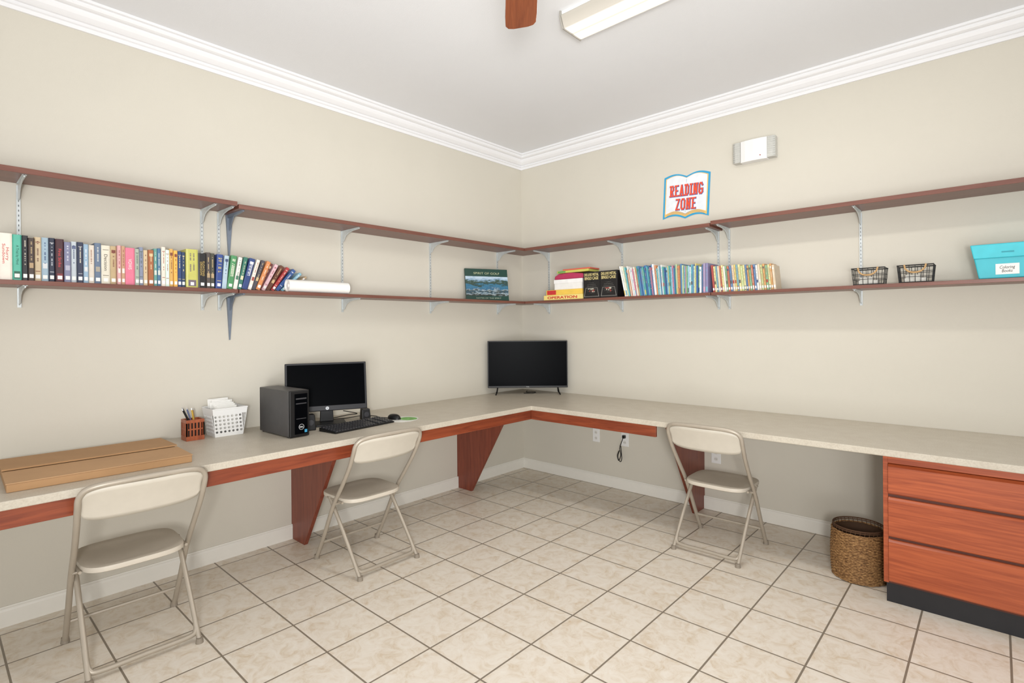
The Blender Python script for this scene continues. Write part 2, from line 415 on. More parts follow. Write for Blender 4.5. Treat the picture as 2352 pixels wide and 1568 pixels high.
def cover_picture():
    m,nt,b=base_nodes('coast_photo_print')
    tc=nt.nodes.new('ShaderNodeTexCoord'); sp=nt.nodes.new('ShaderNodeSeparateXYZ'); nt.links.new(tc.outputs['Generated'],sp.inputs[0])
    nz=nt.nodes.new('ShaderNodeTexNoise'); nz.inputs['Scale'].default_value=3.6; nz.inputs['Detail'].default_value=10; nz.inputs['Roughness'].default_value=.68
    mp=nt.nodes.new('ShaderNodeMapping'); mp.inputs['Scale'].default_value=(1,1.4,2.2); nt.links.new(tc.outputs['Generated'],mp.inputs[0]); nt.links.new(mp.outputs[0],nz.inputs['Vector'])
    ad=nt.nodes.new('ShaderNodeMath'); ad.operation='MULTIPLY_ADD'; ad.inputs[1].default_value=.95; nt.links.new(nz.outputs['Fac'],ad.inputs[0]); nt.links.new(sp.outputs['Z'],ad.inputs[2])
    r=nt.nodes.new('ShaderNodeValToRGB'); e=r.color_ramp.elements
    e[0].position=0;e[0].color=rgb((22,34,36)); e[1].position=1;e[1].color=rgb((196,212,224))
    mul=nt.nodes.new('ShaderNodeMath'); mul.operation='MULTIPLY'; mul.inputs[1].default_value=.5; nt.links.new(ad.outputs[0],mul.inputs[0])
    for p,cx in ((.27,(36,46,40)),(.31,(170,184,190)),(.335,(34,78,100)),(.37,(50,56,46)),(.41,(160,176,184)),(.43,(36,88,120)),(.50,(56,116,148)),(.55,(38,62,56)),(.60,(58,78,62)),(.64,(120,152,178)),(.72,(180,200,216))):
        x=e.new(p);x.color=rgb(cx)
    nt.links.new(mul.outputs[0],r.inputs['Fac']); nt.links.new(r.outputs['Color'],b.inputs['Base Color']); b.inputs['Roughness'].default_value=.3
    return m
g=root('picture_book',(.152,-.66,LTOP+.001),math.radians(-24)); top(g,'large dark green picture book with coastal photo cover leaning on shelf','book')
g.rotation_euler=(0,math.radians(-9),math.radians(-24))
b=MB(); b.box(-.016,.0,-.215,.215,0.003,.305); b.obj('cover',mat((18,60,50),.35),g,bevel=.001)
b=MB(); b.box(-.013,-.003,-.212,.217,.005,.303); b.obj('pages',M_page,g)
b=MB(); b.box(0,.0006,-.213,.213,.045,.232); b.obj('cover_photo',cover_picture(),g)
text('SPIRIT OF GOLF',.26,.020,mat((176,182,146),.4),g,fm((.0008,0,.262),(1,0,0),(0,0,1)),'title')
text('NOTES OF THE SPIRIT',.25,.012,mat((170,180,160),.4),g,fm((.0008,.01,.024),(1,0,0),(0,0,1)),'subtitle')
# ---------------- right shelf
Z=LTOP+.0005
def carton(name,x0,x1,y0,y1,z0,z1,col,lab,cat,bevel=.002,band=None):
    r=MB(); r.box(x0,x1,y0,y1,z0,z1)
    o=r.obj(name,mat(col,.45),bevel=bevel)
    top(o,lab,cat)
    if band:
        q=MB(); q.box(x0+.01,x0+(x1-x0)*.28,y0-.0006,y0,z0+.004,z1-.004); q.obj('printed_panel',mat(band,.4),o)
    return o
o=carton('board_game_box',.50,.945,-.262,-.03,Z,Z+.045,(226,206,126),'yellow board game box with red lettering at the bottom','game box')
text('OPERATION',.34,.024,mat((190,50,46),.5),o,fm((.715,-.2626,Z+.022),(0,-1,0),(0,0,1)),bold=.03)
carton('board_game_box',.53,.94,-.260,-.03,Z+.0455,Z+.093,(228,190,82),'flat yellow and red board game box in the stack','game box',band=(190,50,50))
o=carton('white_box',.62,.93,-.250,-.03,Z+.0935,Z+.185,(228,226,222),'plain white cardboard box on top of game boxes','box')
q=MB(); q.box(.615,.935,-.253,-.028,Z+.15,Z+.187); q.obj('lid',mat((232,230,228),.5),o,bevel=.002)
b=MB()
b.prism([(.61,Z+.188),(.94,Z+.188),(.955,Z+.205),(.93,Z+.232),(.80,Z+.246),(.66,Z+.240),(.615,Z+.22)],-.24,-.05,'y')
top(b.obj('cloth_pouch',mat((170,48,84),.7,bump=.3,bscale=40),bevel=.01,seg=3),'folded magenta cloth pouch lying on the white box','pouch')
carton('card_game_box',.64,.99,-.235,-.06,Z+.2465,Z+.268,(192,190,92),'flat yellow and green game box on top of stack','game box',band=(90,150,80))
q=MB(); q.box(.70,1.0,-.225,-.07,Z+.2685,Z+.282); top(q.obj('card_game_box',mat((206,96,76),.5),bevel=.002),'thin red game box crowning the stack','game box')
def bingo(x0,x1,lab):
    o=root('bingo_cage_box',((x0+x1)/2,-.262,Z)); w=x1-x0; top(o,lab,'game box','black bingo cage boxes')
    q=MB(); q.box(-w/2,w/2,0,.225,0,.232); q.obj('carton',mat((20,18,20),.4),o,bevel=.0015)
    yl=mat((206,190,132),.5)
    F=lambda x,z:fm((x,-.0006,z),(0,-1,0),(0,0,1))
    text('DELUXE METAL',w*.88,.024,yl,o,F(0,.208),bold=.02); text('BINGO CAGE',w*.84,.028,yl,o,F(0,.176),bold=.02)
    q=MB()
    for k in range(7):
        rr=.052; a=(k-3)/3.5
        pts=[(rr*math.cos(t)*abs(a)*1.0,-.001,.09+rr*math.sin(t)) for t in [i*math.pi/12 for i in range(24)]]
        if abs(a)>.05: q.tube(pts,.0014,5,True)
        zz=a*rr; rx=math.sqrt(max(0,rr*rr-zz*zz)); q.tube([(-rx,-.001,.09+zz),(rx,-.001,.09+zz)],.0012,5)
    q.tube([(-.075,-.001,.015),(-.06,-.001,.09),(.06,-.001,.09),(.075,-.001,.015)],.003,5); q.tube([(-.08,-.001,.015),(.08,-.001,.015)],.003,5)
    q.obj('cage_picture',mat((118,116,112),.4),o)
    q=MB()
    for k in range(14): q.cyl((random.uniform(-.03,.03),-.0015-.00005*k,.055+random.uniform(0,.035)),.006,.001,8,random.choice([0,1]),ax='y')
    q.obj('ball_picture',[mat((180,174,158),.5),mat((150,54,46),.5)],o)
bingo(.955,1.126,'black bingo cage game box with yellow lettering and cage picture')
bingo(1.130,1.301,'black bingo cage game box with yellow lettering beside children books')
pal=[(232,232,228),(224,228,228),(108,178,186),(226,228,224),(88,160,156),(232,232,226),(64,104,156),(150,190,206),(120,172,120),(214,200,130),(84,128,170),(176,92,84),(190,206,176),(96,172,182),(200,140,100),(130,176,198),(68,100,140),(186,200,160),(190,130,150),(148,184,122),(230,224,204)]
x=1.366; i=0; last=None
while x<2.03:
    w=random.uniform(.0065,.0145); h=random.uniform(.228,.264)-(x-1.35)*.055
    if i in (0,1): h=.262
    th=max(0,12-i*.25) if i<44 else 0.0
    if i in(22,23): h+=.02
    a=math.radians(th); cc=random.choice(pal)
    last=cc; ac=random.choice([(60,80,120),(170,80,76),(70,120,96),(206,180,100),(90,90,90),(96,156,174)])
    x+=w/2/math.cos(a)
    book(w-.0006,h,random.uniform(.17,.2),cc,ac,(x,-.258+random.uniform(0,.016),Z+w/2*math.sin(a)),a,-math.pi/2,None,None,False,random.choice([0,0,1,2,3,4]),'thin '+cname(cc)+' children book '+('leaning' if th>2 else 'standing')+' in the row','children books on the shelf')
    x+=w/2/math.cos(a)+.0008+(.0006 if i<44 else 0); i+=1
x+=.002
for cc,ac in (((150,140,170),(196,150,170)),((130,124,160),(110,170,186))):
    x+=.010; book(.018,.222,.2,cc,ac,(x,-.262,Z),0,-math.pi/2,None,None,False,4,'glossy purple picture book standing in the row','children books on the shelf'); x+=.010
x+=.026
pal2=[(206,190,120),(214,204,150),(186,110,84),(222,218,210),(164,80,74),(130,166,132),(100,128,164),(206,190,164),(200,152,100),(180,192,140),(222,218,210),(204,186,116),(120,160,170)]
i=0; last=None
while x<2.535:
    w=random.uniform(.011,.017); h=.205-random.uniform(0,.012)-(x-2.11)*.05
    cc=random.choice(pal2)
    while cc==last: cc=random.choice(pal2)
    last=cc
    a=math.radians(5)
    x+=w/2/math.cos(a)
    book(w-.0008,h,.13,cc,random.choice([(160,64,60),(60,76,116),(84,84,84),(220,218,210)]),(x,-.235,Z+w/2*math.sin(a)),a,-math.pi/2,None,None,True,random.choice([1,2,3,4]),'small '+cname(cc)+' paperback book standing in the row','paperback books on the shelf')
    x+=w/2/math.cos(a)+.001; i+=1
def wire_basket(x,lab):
    o=root('wire_basket',(x,-.175,Z)); top(o,lab,'basket','black wire baskets')
    q=MB(); W=.088; D=.066; H=.105
    def ring(z,k,rr): q.tube([(-W*k,-D*k,z),(W*k,-D*k,z),(W*k,D*k,z),(-W*k,D*k,z)],rr,6,True)
    for z in (.036,.068): ring(z,.9+.1*z/H,.0018)
    ring(H,1.0,.004); ring(.004,.9,.0035)
    n=6
    for i in range(n+1):
        u=-1+2*i/n
        for s in (-1,1): q.tube([(u*W*.9,s*D*.9,.004),(u*W,s*D,H)],.0017,5)
        q.tube([(u*W*.9,-D*.9,.004),(u*W*.9,D*.9,.004)],.0017,5)
    for i in range(5):
        u=-1+2*i/4
        for s in (-1,1): q.tube([(s*W*.9,u*D*.9,.004),(s*W,u*D,H)],.0017,5)
    q.obj('wire_frame',M_blackm,o,recalc=True)
    q=MB(); q.tube(catmull([(-.052,-D-.004,H+.003),(-.045,-D-.012,H-.022),(-.02,-D-.018,H-.042),(.02,-D-.018,H-.042),(.045,-D-.012,H-.022),(.052,-D-.004,H+.003)],5),.005,7); q.obj('rope_handle',mat((186,150,104),.9,bump=.5,bscale=200),o,smooth=True)
    q=MB(); q.box(-.055,.05,-.03,.03,.006,.03); q.box(-.05,.02,-.02,.035,.031,.05); q.obj('paper_contents',mat((206,204,196),.7),o)
wire_basket(3.09,'black wire basket with rope handle standing on the shelf'); wire_basket(3.328,'black wire basket with rope handle beside the turquoise bin')
o=root('storage_bin',(3.80,-.15,Z)); top(o,'turquoise storage bin with handwritten paper label on the shelf','storage bin')
teal=mat((56,176,190),.5,var=.04,scale=10); teal2=mat((40,146,160),.55)
q=MB(); q.hexa([(-.185,-.10,0),(.19,-.10,0),(.19,.10,0),(-.185,.10,0)],[(-.218,-.115,.186),(.225,-.115,.186),(.225,.10,.198),(-.218,.10,.198)]); q.obj('bin_body',teal,o,bevel=.006,seg=3)
q=MB(); q.hexa([(-.206,-.117,.112),(.214,-.117,.112),(.214,-.106,.112),(-.206,-.106,.112)],[(-.221,-.121,.190),(.229,-.121,.190),(.229,.1,.202),(-.221,.1,.202)]); q.obj('flap',mat((60,186,200),.5),o,bevel=.005,seg=3)
q=MB(); q.box(-.09,-.04,-.1215,-.117,.140,.146); q.obj('flap_slot',teal2,o)
n_=Vector((0,-1,-.085)).normalized()
q=MB(); q.box(-.048,.048,-.029,.029,0,.0008); lb=q.obj('paper_label',M_paper,o); lb.matrix_basis=fm((-.067,-.1052,.050),n_,(0,0,1))
text('Coloring\nBooks',.062,.036,mat((30,30,34),.6),o,fm((-.067,-.1064,.050),n_,(0,0,1)),'handwriting',shear=.2)
# ------------------------------------------------------------------ sign
o=root('wall_sign',(1.80,-.001,2.535)); o.rotation_euler=(0,math.radians(3),0); top(o,'open-book shaped READING ZONE sign with orange letters and blue border','sign')
def bk(k,kz=None,bot=0.0):
    kz=kz or k; P=[]
    W=.197; H=.375
    us=[-1+2*i/32 for i in range(33)]
    def wob(u): return .024*math.sin(math.pi*abs(u))-.004+.006*abs(u)
    P+=[(u*W*k,(H/2-.02)*kz+wob(u)) for u in us]
    P+=[(u*W*k,-(H/2-.008)*kz+wob(u)+bot) for u in us[::-1]]
    return P
q=MB(); q.prism(bk(1),0,-.003,'y'); q.obj('blue_border',mat((46,154,200),.4),o)
q=MB(); q.prism(bk(.92,.92),-.0031,-.004,'y'); q.obj('yellow_pages',mat((236,184,96),.4),o)
q=MB(); q.prism(bk(.88,.90,.022),-.0041,-.005,'y'); q.obj('white_page',mat((222,226,230),.4),o)
q=MB(); q.tube([(0,-.0048,-.13),(0,-.0048,-.118)],.0012,5); q.tube([(0,-.0048,.11),(0,-.0048,.14)],.0012,5)
for zz in (-.146,-.157):
    q.tube([(u*.165,-.0045,zz+.024*math.sin(math.pi*abs(u))) for u in [-1+i/10 for i in range(21)]],.0012,4)
q.obj('page_lines',mat((60,140,180),.4),o)
OR=mat((226,78,44),.4); BL=mat((50,92,160),.4)
# chunky slab capitals built from thick strokes; every stroke sits at its own tiny depth
GL={'R':(.62,[[(.12,0),(.12,1)],[(.0,0),(.26,0)],[(.0,1),(.42,1),(.56,.88),(.56,.62),(.42,.50),(.12,.50)],[(.34,.50),(.54,.0),(.64,0)]]),
'E':(.56,[[(.12,0),(.12,1)],[(0,1),(.54,1)],[(.12,.5),(.42,.5)],[(0,0),(.56,0)]]),
'A':(.66,[[(.10,0),(.32,1),(.36,1),(.58,0)],[(.18,.32),(.50,.32)],[(0,0),(.18,0)],[(.50,0),(.68,0)]]),
'D':(.62,[[(.12,0),(.12,1)],[(0,1),(.38,1),(.58,.82),(.58,.18),(.38,0),(0,0)]]),
'I':(.30,[[(.15,0),(.15,1)],[(0,0),(.30,0)],[(0,1),(.30,1)]]),
'N':(.66,[[(.10,0),(.10,1),(.56,0),(.56,1)],[(0,0),(.22,0)],[(.44,1),(.68,1)]]),
'G':(.62,[[(.56,.80),(.42,1),(.20,1),(.04,.84),(.04,.16),(.20,0),(.42,0),(.58,.12),(.58,.44),(.36,.44)]]),
'Z':(.58,[[(.04,1),(.54,1),(.04,0),(.56,0)]]),
'O':(.62,[[(.20,1),(.42,1),(.58,.82),(.58,.18),(.42,0),(.20,0),(.04,.18),(.04,.82),(.20,1)]])}
def slab(body,w,h,m,parent,cx,cz,yy,st,w0,h0,name='lettering'):
    tot=sum(GL[c_][0] for c_ in body)+.30*(len(body)-1)
    sx=w0/tot; sz=h0; q=MB(); X=cx-w0/2; n=0
    for c_ in body:
        adv,ss=GL[c_]
        for s_ in ss:
            P_=[(X+a*sx,cz-sz/2+b_*sz) for a,b_ in s_]
            for (x0,z0),(x1,z1) in zip(P_,P_[1:]):
                d=math.hypot(x1-x0,z1-z0); ux,uz=(x1-x0)/d*st*.45,(z1-z0)/d*st*.45; vx,vz=-uz/.9,ux/.9
                pts=[(x0-ux+vx,z0-uz+vz),(x1+ux+vx,z1+uz+vz),(x1+ux-vx,z1+uz-vz),(x0-ux-vx,z0-uz-vz)]
                q.prism(pts,yy,yy-.0004-.00004*n,'y'); n+=1
        X+=(adv+.30)*sx
    return q.obj(name,m,parent)
for t_,w_,z_ in (('READING',.278,.050),('ZONE',.166,-.064)):
    slab(t_,0,0,BL,o,.0015,z_-.0015,-.0051,.0160,w_,.082,'lettering_outline')
    slab(t_,0,0,OR,o,0,z_,-.0075,.0112,w_,.082)
# emergency light
o=root('emergency_light',(2.352,-.0002,2.775)); top(o,'white wall-mounted emergency light with two clear lamp heads','emergency light')
pr=[(-.095,0),(.095,0),(.095,-.06),(.06,-.068),(.0,-.071),(-.06,-.068),(-.095,-.06)]
q=MB(); q.prism(pr,-.080,.080,'z'); q.obj('housing',M_white,o,bevel=.004)
gl=mat((196,196,190),.25,var=.06,scale=70,trans=.1,name='clear_ribbed_lens')
for s in (-1,1):
    q=MB(); q.prism([(s*.096,-.002),(s*.15,-.002),(s*.15,-.054),(s*.135,-.063),(s*.096,-.063)],-.074,.077,'z')
    for k in range(9): q.box(min(s*.098,s*.149),max(s*.098,s*.149),-.0642,-.04,-.066+k*.0165,-.0645+k*.0165)
    h_=q.obj('lamp_head',gl,o,bevel=.002)
q=MB(); q.cyl((.05,-.0725,-.05),.004,.004,10,0,ax='y'); q.obj('test_button',mat((150,40,40),.4),o)
# ------------------------------------------------------------------ outlets
def outlet(x,z):
    o=root('wall_outlet',(x,-.0005,z)); top(o,'white duplex electrical outlet on the wall under the countertop','outlet','wall outlets')
    q=MB(); q.box(-.038,.038,-.006,0,-.062,.062); q.obj('cover_plate',M_white,o,bevel=.003)
    for s in (-1,1):
        q=MB(); q.cyl((0,-.008,s*.026),.016,.002,16,0,ax='y')
        q.box(-.007,-.005,-.0085,-.008,s*.026-.005,s*.026+.005,1); q.box(.005,.007,-.0085,-.008,s*.026-.005,s*.026+.005,1); q.obj('socket',[mat((214,212,206),.5),M_blackm],o)
    return o
outlet(.906,.452); outlet(1.21,.452); outlet(2.03,.436)
b=MB(); b.box(1.20,1.222,-.036,-.0092,.466,.492)
b.tube(catmull([(1.21,-.03,.476),(1.205,-.05,.44),(1.19,-.06,.38),(1.20,-.06,.32),(1.178,-.06,.27),(1.165,-.06,.31),(1.185,-.06,.36),(1.17,-.06,.30),(1.19,-.055,.26),(1.203,-.05,.29),(1.195,-.05,.40)],6),.0035,6)
top(b.obj('power_cord',M_black,smooth=True),'black power cord looped and plugged into the wall outlet','power cord')
# ------------------------------------------------------------------ TV
DZ=.8205
o=root('television',(.326,-.304,DZ),math.radians(-47.8)); top(o,'black flat-screen television on two feet in the desk corner','television')
q=MB(); q.box(-.03,.018,-.385,.385,.062,.514); q.box(-.06,-.03,-.25,.25,.09,.36); q.obj('housing',M_black,o,bevel=.004)
q=MB(); q.box(.018,.0188,-.377,.377,.080,.507); q.obj('display',M_screen,o)
text('TCL',.032,.008,mat((170,170,170),.4),o,fm((.0186,0,.0715),(1,0,0),(0,0,1)),'emblem',bold=.02)
for s in (-1,1):
    q=MB(); q.tube([(.095,s*.305,.006),(.05,s*.297,.022),(.0,s*.29,.066)],.006,8); q.tube([(-.085,s*.305,.006),(-.04,s*.297,.022),(.0,s*.29,.066)],.006,8); q.obj('foot',M_black,o,smooth=True)
b=MB(); b.tube(catmull([(.16,-.12,DZ+.004),(.24,-.22,DZ+.004),(.30,-.16,DZ+.004),(.34,-.24,DZ+.004),(.27,-.30,DZ+.004)],6),.0032,6)
top(b.obj('television_cable',M_black,smooth=True),'thin black cable lying on the countertop behind the television','cable')
# ------------------------------------------------------------------ monitor
o=root('computer_monitor',(.285,-2.372,DZ),math.radians(-24)); top(o,'black flat computer monitor on a stand behind the keyboard','computer monitor')
q=MB(); q.prism([(-.07,-.12),(.10,-.12),(.11,-.10),(.11,.10),(.10,.12),(-.07,.12)],0,.014,'z'); q.obj('stand_base',M_black,o,bevel=.004)
q=MB(); q.hexa([(-.045,-.045,.014),(-.02,-.045,.014),(-.02,.045,.014),(-.045,.045,.014)],[(-.045,-.035,.22),(-.015,-.035,.22),(-.015,.035,.22),(-.045,.035,.22)]); q.obj('stand_neck',M_black,o,bevel=.003)
T=Matrix.Translation((.02,0,.092))@Matrix.Rotation(math.radians(-10),4,'Y')
q=MB(); q.box(-.022,.012,-.265,.265,0,.328); q.box(-.045,-.022,-.18,.18,.05,.28); hb=q.obj('housing',mat((34,34,37),.4,spec=.3),o,bevel=.004); hb.matrix_basis=T
q=MB(); q.box(.012,.0128,-.252,.252,.034,.316); d_=q.obj('display',M_screen,o); d_.matrix_basis=T
q=MB(); q.cyl((.0122,0,.017),.011,.0006,20,ax='x'); d_=q.obj('emblem_disc',mat((200,204,208),.3),o); d_.matrix_basis=T
text('hp',.011,.011,M_black,o,T@fm((.0132,0,.017),(1,0,0),(0,0,1)),'emblem',shear=.25)
o=root('desktop_computer',(.36,-2.715,DZ),math.radians(2)); top(o,'dark grey desktop computer tower with glossy black front panel','computer')
q=MB(); q.box(-.175,.195,-.062,.062,.006,.282); q.obj('case',mat((76,75,75),.45,.25,name='graphite_case'),o,bevel=.004)
q=MB(); q.box(.195,.215,-.062,.062,.004,.282); q.obj('front_panel',M_black,o,bevel=.005)
q=MB(); q.box(.2152,.2162,-.032,.05,.02,.262); q.obj('glossy_insert',M_screen,o,bevel=.0004)
q=MB(); q.box(.2163,.2168,-.024,.043,.228,.236); q.box(.2163,.2168,-.024,.043,.20,.206); q.box(.2163,.2166,-.022,.04,.11,.114); q.obj('drive_slot',mat((80,82,86),.3,.6),o)
q=MB(); q.tube([(.2166,.010+.016*math.cos(i*math.pi/12),.062+.016*math.sin(i*math.pi/12)) for i in range(24)],.0014,6,True); q.obj('emblem_ring',mat((210,212,214),.3,.5),o)
text('DELL',.022,.008,mat((214,216,218),.3),o,fm((.2168,.010,.062),(1,0,0),(0,0,1)),'emblem',bold=.03)
q=MB(); q.box(.2163,.2168,.030,.046,.026,.044); q.obj('sticker',mat((60,150,190),.4),o)
q=MB()
for sx in (-.15,.17):
    for sy in (-.045,.045): q.cyl((sx,sy,0),.01,.006,10)
q.obj('rubber_feet',M_blackm,o)
o=root('keyboard',(.545,-2.292,DZ),math.radians(7)); top(o,'black full-size computer keyboard lying on the countertop','keyboard')
q=MB(); q.prism([(-.085,0),(.085,0),(.085,.010),(-.085,.024)],-.24,.24,'y'); q.obj('key_tray',M_black,o,bevel=.004)
q=MB()
for r in range(6):
    for c_ in range(22):
        if c_ in (15,18) and r: continue
        x0=-.075+r*.0255+(.004 if r else 0); y0=-.232+c_*.0212
        zb=.024-(x0+.085)/.17*.014
        q.hexa([(x0,y0,zb),(x0+.021,y0,zb-.0018),(x0+.021,y0+.0185,zb-.0018),(x0,y0+.0185,zb)],[(x0+.003,y0+.002,zb+.007),(x0+.018,y0+.002,zb+.005),(x0+.018,y0+.0165,zb+.005),(x0+.003,y0+.0165,zb+.007)])
k_=q.obj('keys',mat((44,44,48),.4),o); k_['kind']='stuff'
b=MB(); b.prism([(.105*math.cos(a),.115*math.sin(a)) for a in [i*math.pi/24 for i in range(48)]],0,.003,'z')
o=b.obj('mouse_pad',mat((222,222,216),.6,name='mouse_pad_white'),loc=(.545,-1.935,DZ)); top(o,'round white mouse pad with green print under the mouse','mouse pad')
q=MB(); q.prism([(.02+.07*math.cos(a),.035+.06*math.sin(a)) for a in [i*math.pi/16 for i in range(32)]],.0031,.0034,'z'); q.obj('green_print',mat((110,170,84),.6,var=.3,scale=30),o)
o=root('computer_mouse',(.50,-1.975,DZ+.0036),math.radians(8)); top(o,'small black computer mouse resting on the mouse pad','computer mouse')
def dome(lx,ly,h,n=8,k=24):
    v=[];f=[]
    for i in range(n):
        t=i/(n-1)*math.pi/2
        for j in range(k):
            a=2*math.pi*j/k; v.append((lx*math.cos(t)**.7*math.cos(a) if i<n-1 else 0,ly*math.cos(t)**.7*math.sin(a) if i<n-1 else 0,h*math.sin(t)))
    for i in range(n-1):
        for j in range(k): f.append((i*k+j,i*k+(j+1)%k,(i+1)*k+(j+1)%k,(i+1)*k+j))
    f.append(list(range(k))[::-1])
    return v,f
q=MB(); q.add(*dome(.058,.034,.036)); q.obj('shell',M_black,o,smooth=True)
q=MB(); q.cyl((-.03,-.003,.024),.009,.006,12,ax='y'); q.obj('scroll_wheel',mat((80,80,84),.5),o)
def speaker(x,y,h,lab):
    o=root('desktop_speaker',(x,y,DZ),math.radians(-15)); top(o,lab,'speaker','small black desktop speakers')
    q=MB(); q.hexa([(-.03,-.033,0),(.035,-.033,0),(.035,.033,0),(-.03,.033,0)],[(-.03,-.028,h),(.02,-.028,h),(.02,.028,h),(-.03,.028,h)]); q.obj('cabinet',M_black,o,bevel=.006)
    q=MB(); q.cyl((.0285,0,h*.5),.02,.004,18,ax='x',r2=.018); q.obj('driver',mat((50,50,54),.5),o)
speaker(.335,-2.105,.078,'small black desktop speaker beside the monitor'); speaker(.40,-2.555,.10,'small black desktop speaker between tower and keyboard')
b=MB(); b.tube(catmull([(.16,-2.28,DZ+.004),(.20,-2.18,DZ+.004),(.24,-2.14,DZ+.012),(.20,-2.04,DZ+.004),(.28,-1.99,DZ+.004),(.36,-2.0,DZ+.004),(.43,-1.975,DZ+.004)],6),.003,6)
b.tube(catmull([(.13,-2.26,DZ+.004),(.17,-2.14,DZ+.02),(.22,-2.10,DZ+.03),(.20,-2.2,DZ+.06)],6),.003,6)
top(b.obj('computer_cable',M_black,smooth=True),'tangled thin black computer cables on the countertop behind keyboard','cable')
# ------------------------------------------------------------------ white perforated basket
o=root('plastic_basket',(.115,-2.965,DZ)); top(o,'white perforated plastic basket holding paper slips on the countertop','basket')
q=MB()
def holed(P0,U,V,nu,nv,rf=.31):
    P0=Vector(P0);U=Vector(U);V=Vector(V)
    for i in range(nu):
        for j in range(nv):
            vs=[];fs=[];n=16
            for k in range(n):
                a=2*math.pi*k/n+math.pi/4; ca,sa=math.cos(a),math.sin(a); m_=max(abs(ca),abs(sa))
                vs.append(P0+U*((i+.5+.5*ca/m_)/nu)+V*((j+.5+.5*sa/m_)/nv))
                vs.append(P0+U*((i+.5+rf*ca)/nu)+V*((j+.5+rf*sa)/nv))
            for k in range(n):
                l=(k+1)%n; fs.append((2*k,2*l,2*l+1,2*k+1))
            q.add(vs,fs)
hx,hy,H=.07,.08,.17; kx,ky=.09,.10
def P(sx,sy,z):
    t=z/H; return Vector((sx*(hx+(kx-hx)*t),sy*(hy+(ky-hy)*t),z))
for (a,c_) in (((1,-1),(1,1)),((1,1),(-1,1)),((-1,1),(-1,-1)),((-1,-1),(1,-1))):
    z0,z1=.018,.135
    p0=P(a[0],a[1],z0);p1=P(c_[0],c_[1],z0);p2=P(a[0],a[1],z1)
    holed(p0,p1-p0,p2-p0,7,5)
    q.add([P(*a,0),P(*c_,0),P(*c_,z0),P(*a,z0)],[(0,1,2,3)])
    q.add([P(*a,z1),P(*c_,z1),P(*c_,H),P(*a,H)],[(0,1,2,3)])
q.add([P(1,-1,.001),P(1,1,.001),P(-1,1,.001),P(-1,-1,.001)],[(0,1,2,3)])
q.obj('basket_wall',M_white,o,solid=.0025)
q=MB(); q.tube([P(1,-1,H),P(1,1,H),P(-1,1,H),P(-1,-1,H)],.004,8,True); q.obj('rim',M_white,o)
q=MB()
for k in range(7):
    M_=Matrix.Translation((-.05+k*.012,-.012+.003*k,.03))@Matrix.Rotation(math.radians(-8+k),4,'Y')@Matrix.Rotation(math.radians(random.uniform(-5,5)),4,'X')
    q.box(-.0008,.0008,-.06,.06,0,.190-.008*k,0,M_)
p_=q.obj('paper_slips',M_paper,None,loc=(.115,-2.965,DZ)); top(p_,'white paper slips standing inside the plastic basket','paper')
# pen cup
o=root('pen_cup',(.128,-3.150,DZ)); top(o,'slatted reddish wooden pen cup holding pens on the countertop','pen holder')
q=MB(); hw=.048; H=.122
W_cup=wood('pen_cup_wood',(130,60,34),(166,88,52),(12,12,2))
q.box(-hw,hw,-hw,hw,0,.008)
for z0,z1 in ((.008,.026),(.104,.122)):
    q.box(-hw,hw,-hw,-hw+.006,z0,z1);q.box(-hw,hw,hw-.006,hw,z0,z1);q.box(-hw,-hw+.006,-hw+.006,hw-.006,z0,z1);q.box(hw-.006,hw,-hw+.006,hw-.006,z0,z1)
for k in range(6):
    u=-hw+k*(2*hw-.008)/5
    for s in (-1,1):
        a0,a1=(s*hw-.006,s*hw) if s>0 else (-hw,-hw+.006)
        q.box(u,u+.008,a0,a1,.026,.104); q.box(a0,a1,u,u+.008,.026,.104)
for s in (-1,1):
    a0,a1=(s*hw-.005,s*hw-.001) if s>0 else (-hw+.001,-hw+.005)
    q.box(-hw,hw,a0,a1,.062,.070); q.box(a0,a1,-hw,hw,.062,.070)
q.obj('slatted_box',W_cup,o)
q=MB(); q.box(-hw+.012,hw-.012,-hw+.012,hw-.012,.008,.098); q.obj('inner_shade',M_dark,o)  # solid dark block, its colour stands for the shade inside the cup
for (dx,dy,tx,ty,cc,l) in ((-.01,-.012,-14,20,(20,20,22),.185),(.0,-.006,-8,14,(40,60,110),.17),(.012,.004,4,10,(196,160,60),.165),(.006,-.02,6,24,(24,24,24),.18),(-.012,.014,-6,4,(150,120,80),.15)):
    q=MB(); q.cyl((0,0,0),.0042,l-.02,10); q.cyl((0,0,l-.02),.0042,.02,10,1,r2=.0012)
    e_=q.obj('pen',[mat(cc,.35),mat((190,190,190),.3,.6)],None,loc=(.128+dx,-3.15+dy,DZ+.1),rot=(math.radians(ty),math.radians(tx),0))
    e_.scale=(1,1,.55)
    top(e_,'pen standing in the wooden pen cup','pen','pens in the wooden cup')
# ------------------------------------------------------------------ cardboard box
o=root('cardboard_box',(.43,-3.665,DZ),math.radians(-1.5)); top(o,'long flat brown cardboard box lying closed on the countertop','cardboard box')
card=mat((172,134,94),.8,var=.05,scale=6,bump=.1,name='cardboard'); card2=mat((184,146,106),.8,var=.05,scale=6,name='cardboard_light')
q=MB(); q.box(-.295,.295,-.335,.335,0,.034); q.obj('box_body',card,o,bevel=.003)
q=MB(); q.hexa([(-.296,-.337,.0345),(.03,-.337,.040),(.03,.337,.040),(-.296,.337,.0345)],[(-.296,-.337,.038),(.03,-.337,.047),(.03,.337,.047),(-.296,.337,.038)]); q.obj('flap',card,o)
q=MB(); q.hexa([(.035,-.337,.0345),(.298,-.337,.0345),(.298,.337,.0345),(.035,.337,.0345)],[(.035,-.337,.038),(.298,-.337,.038),(.298,.337,.038),(.035,.337,.038)]); q.obj('flap',card2,o)
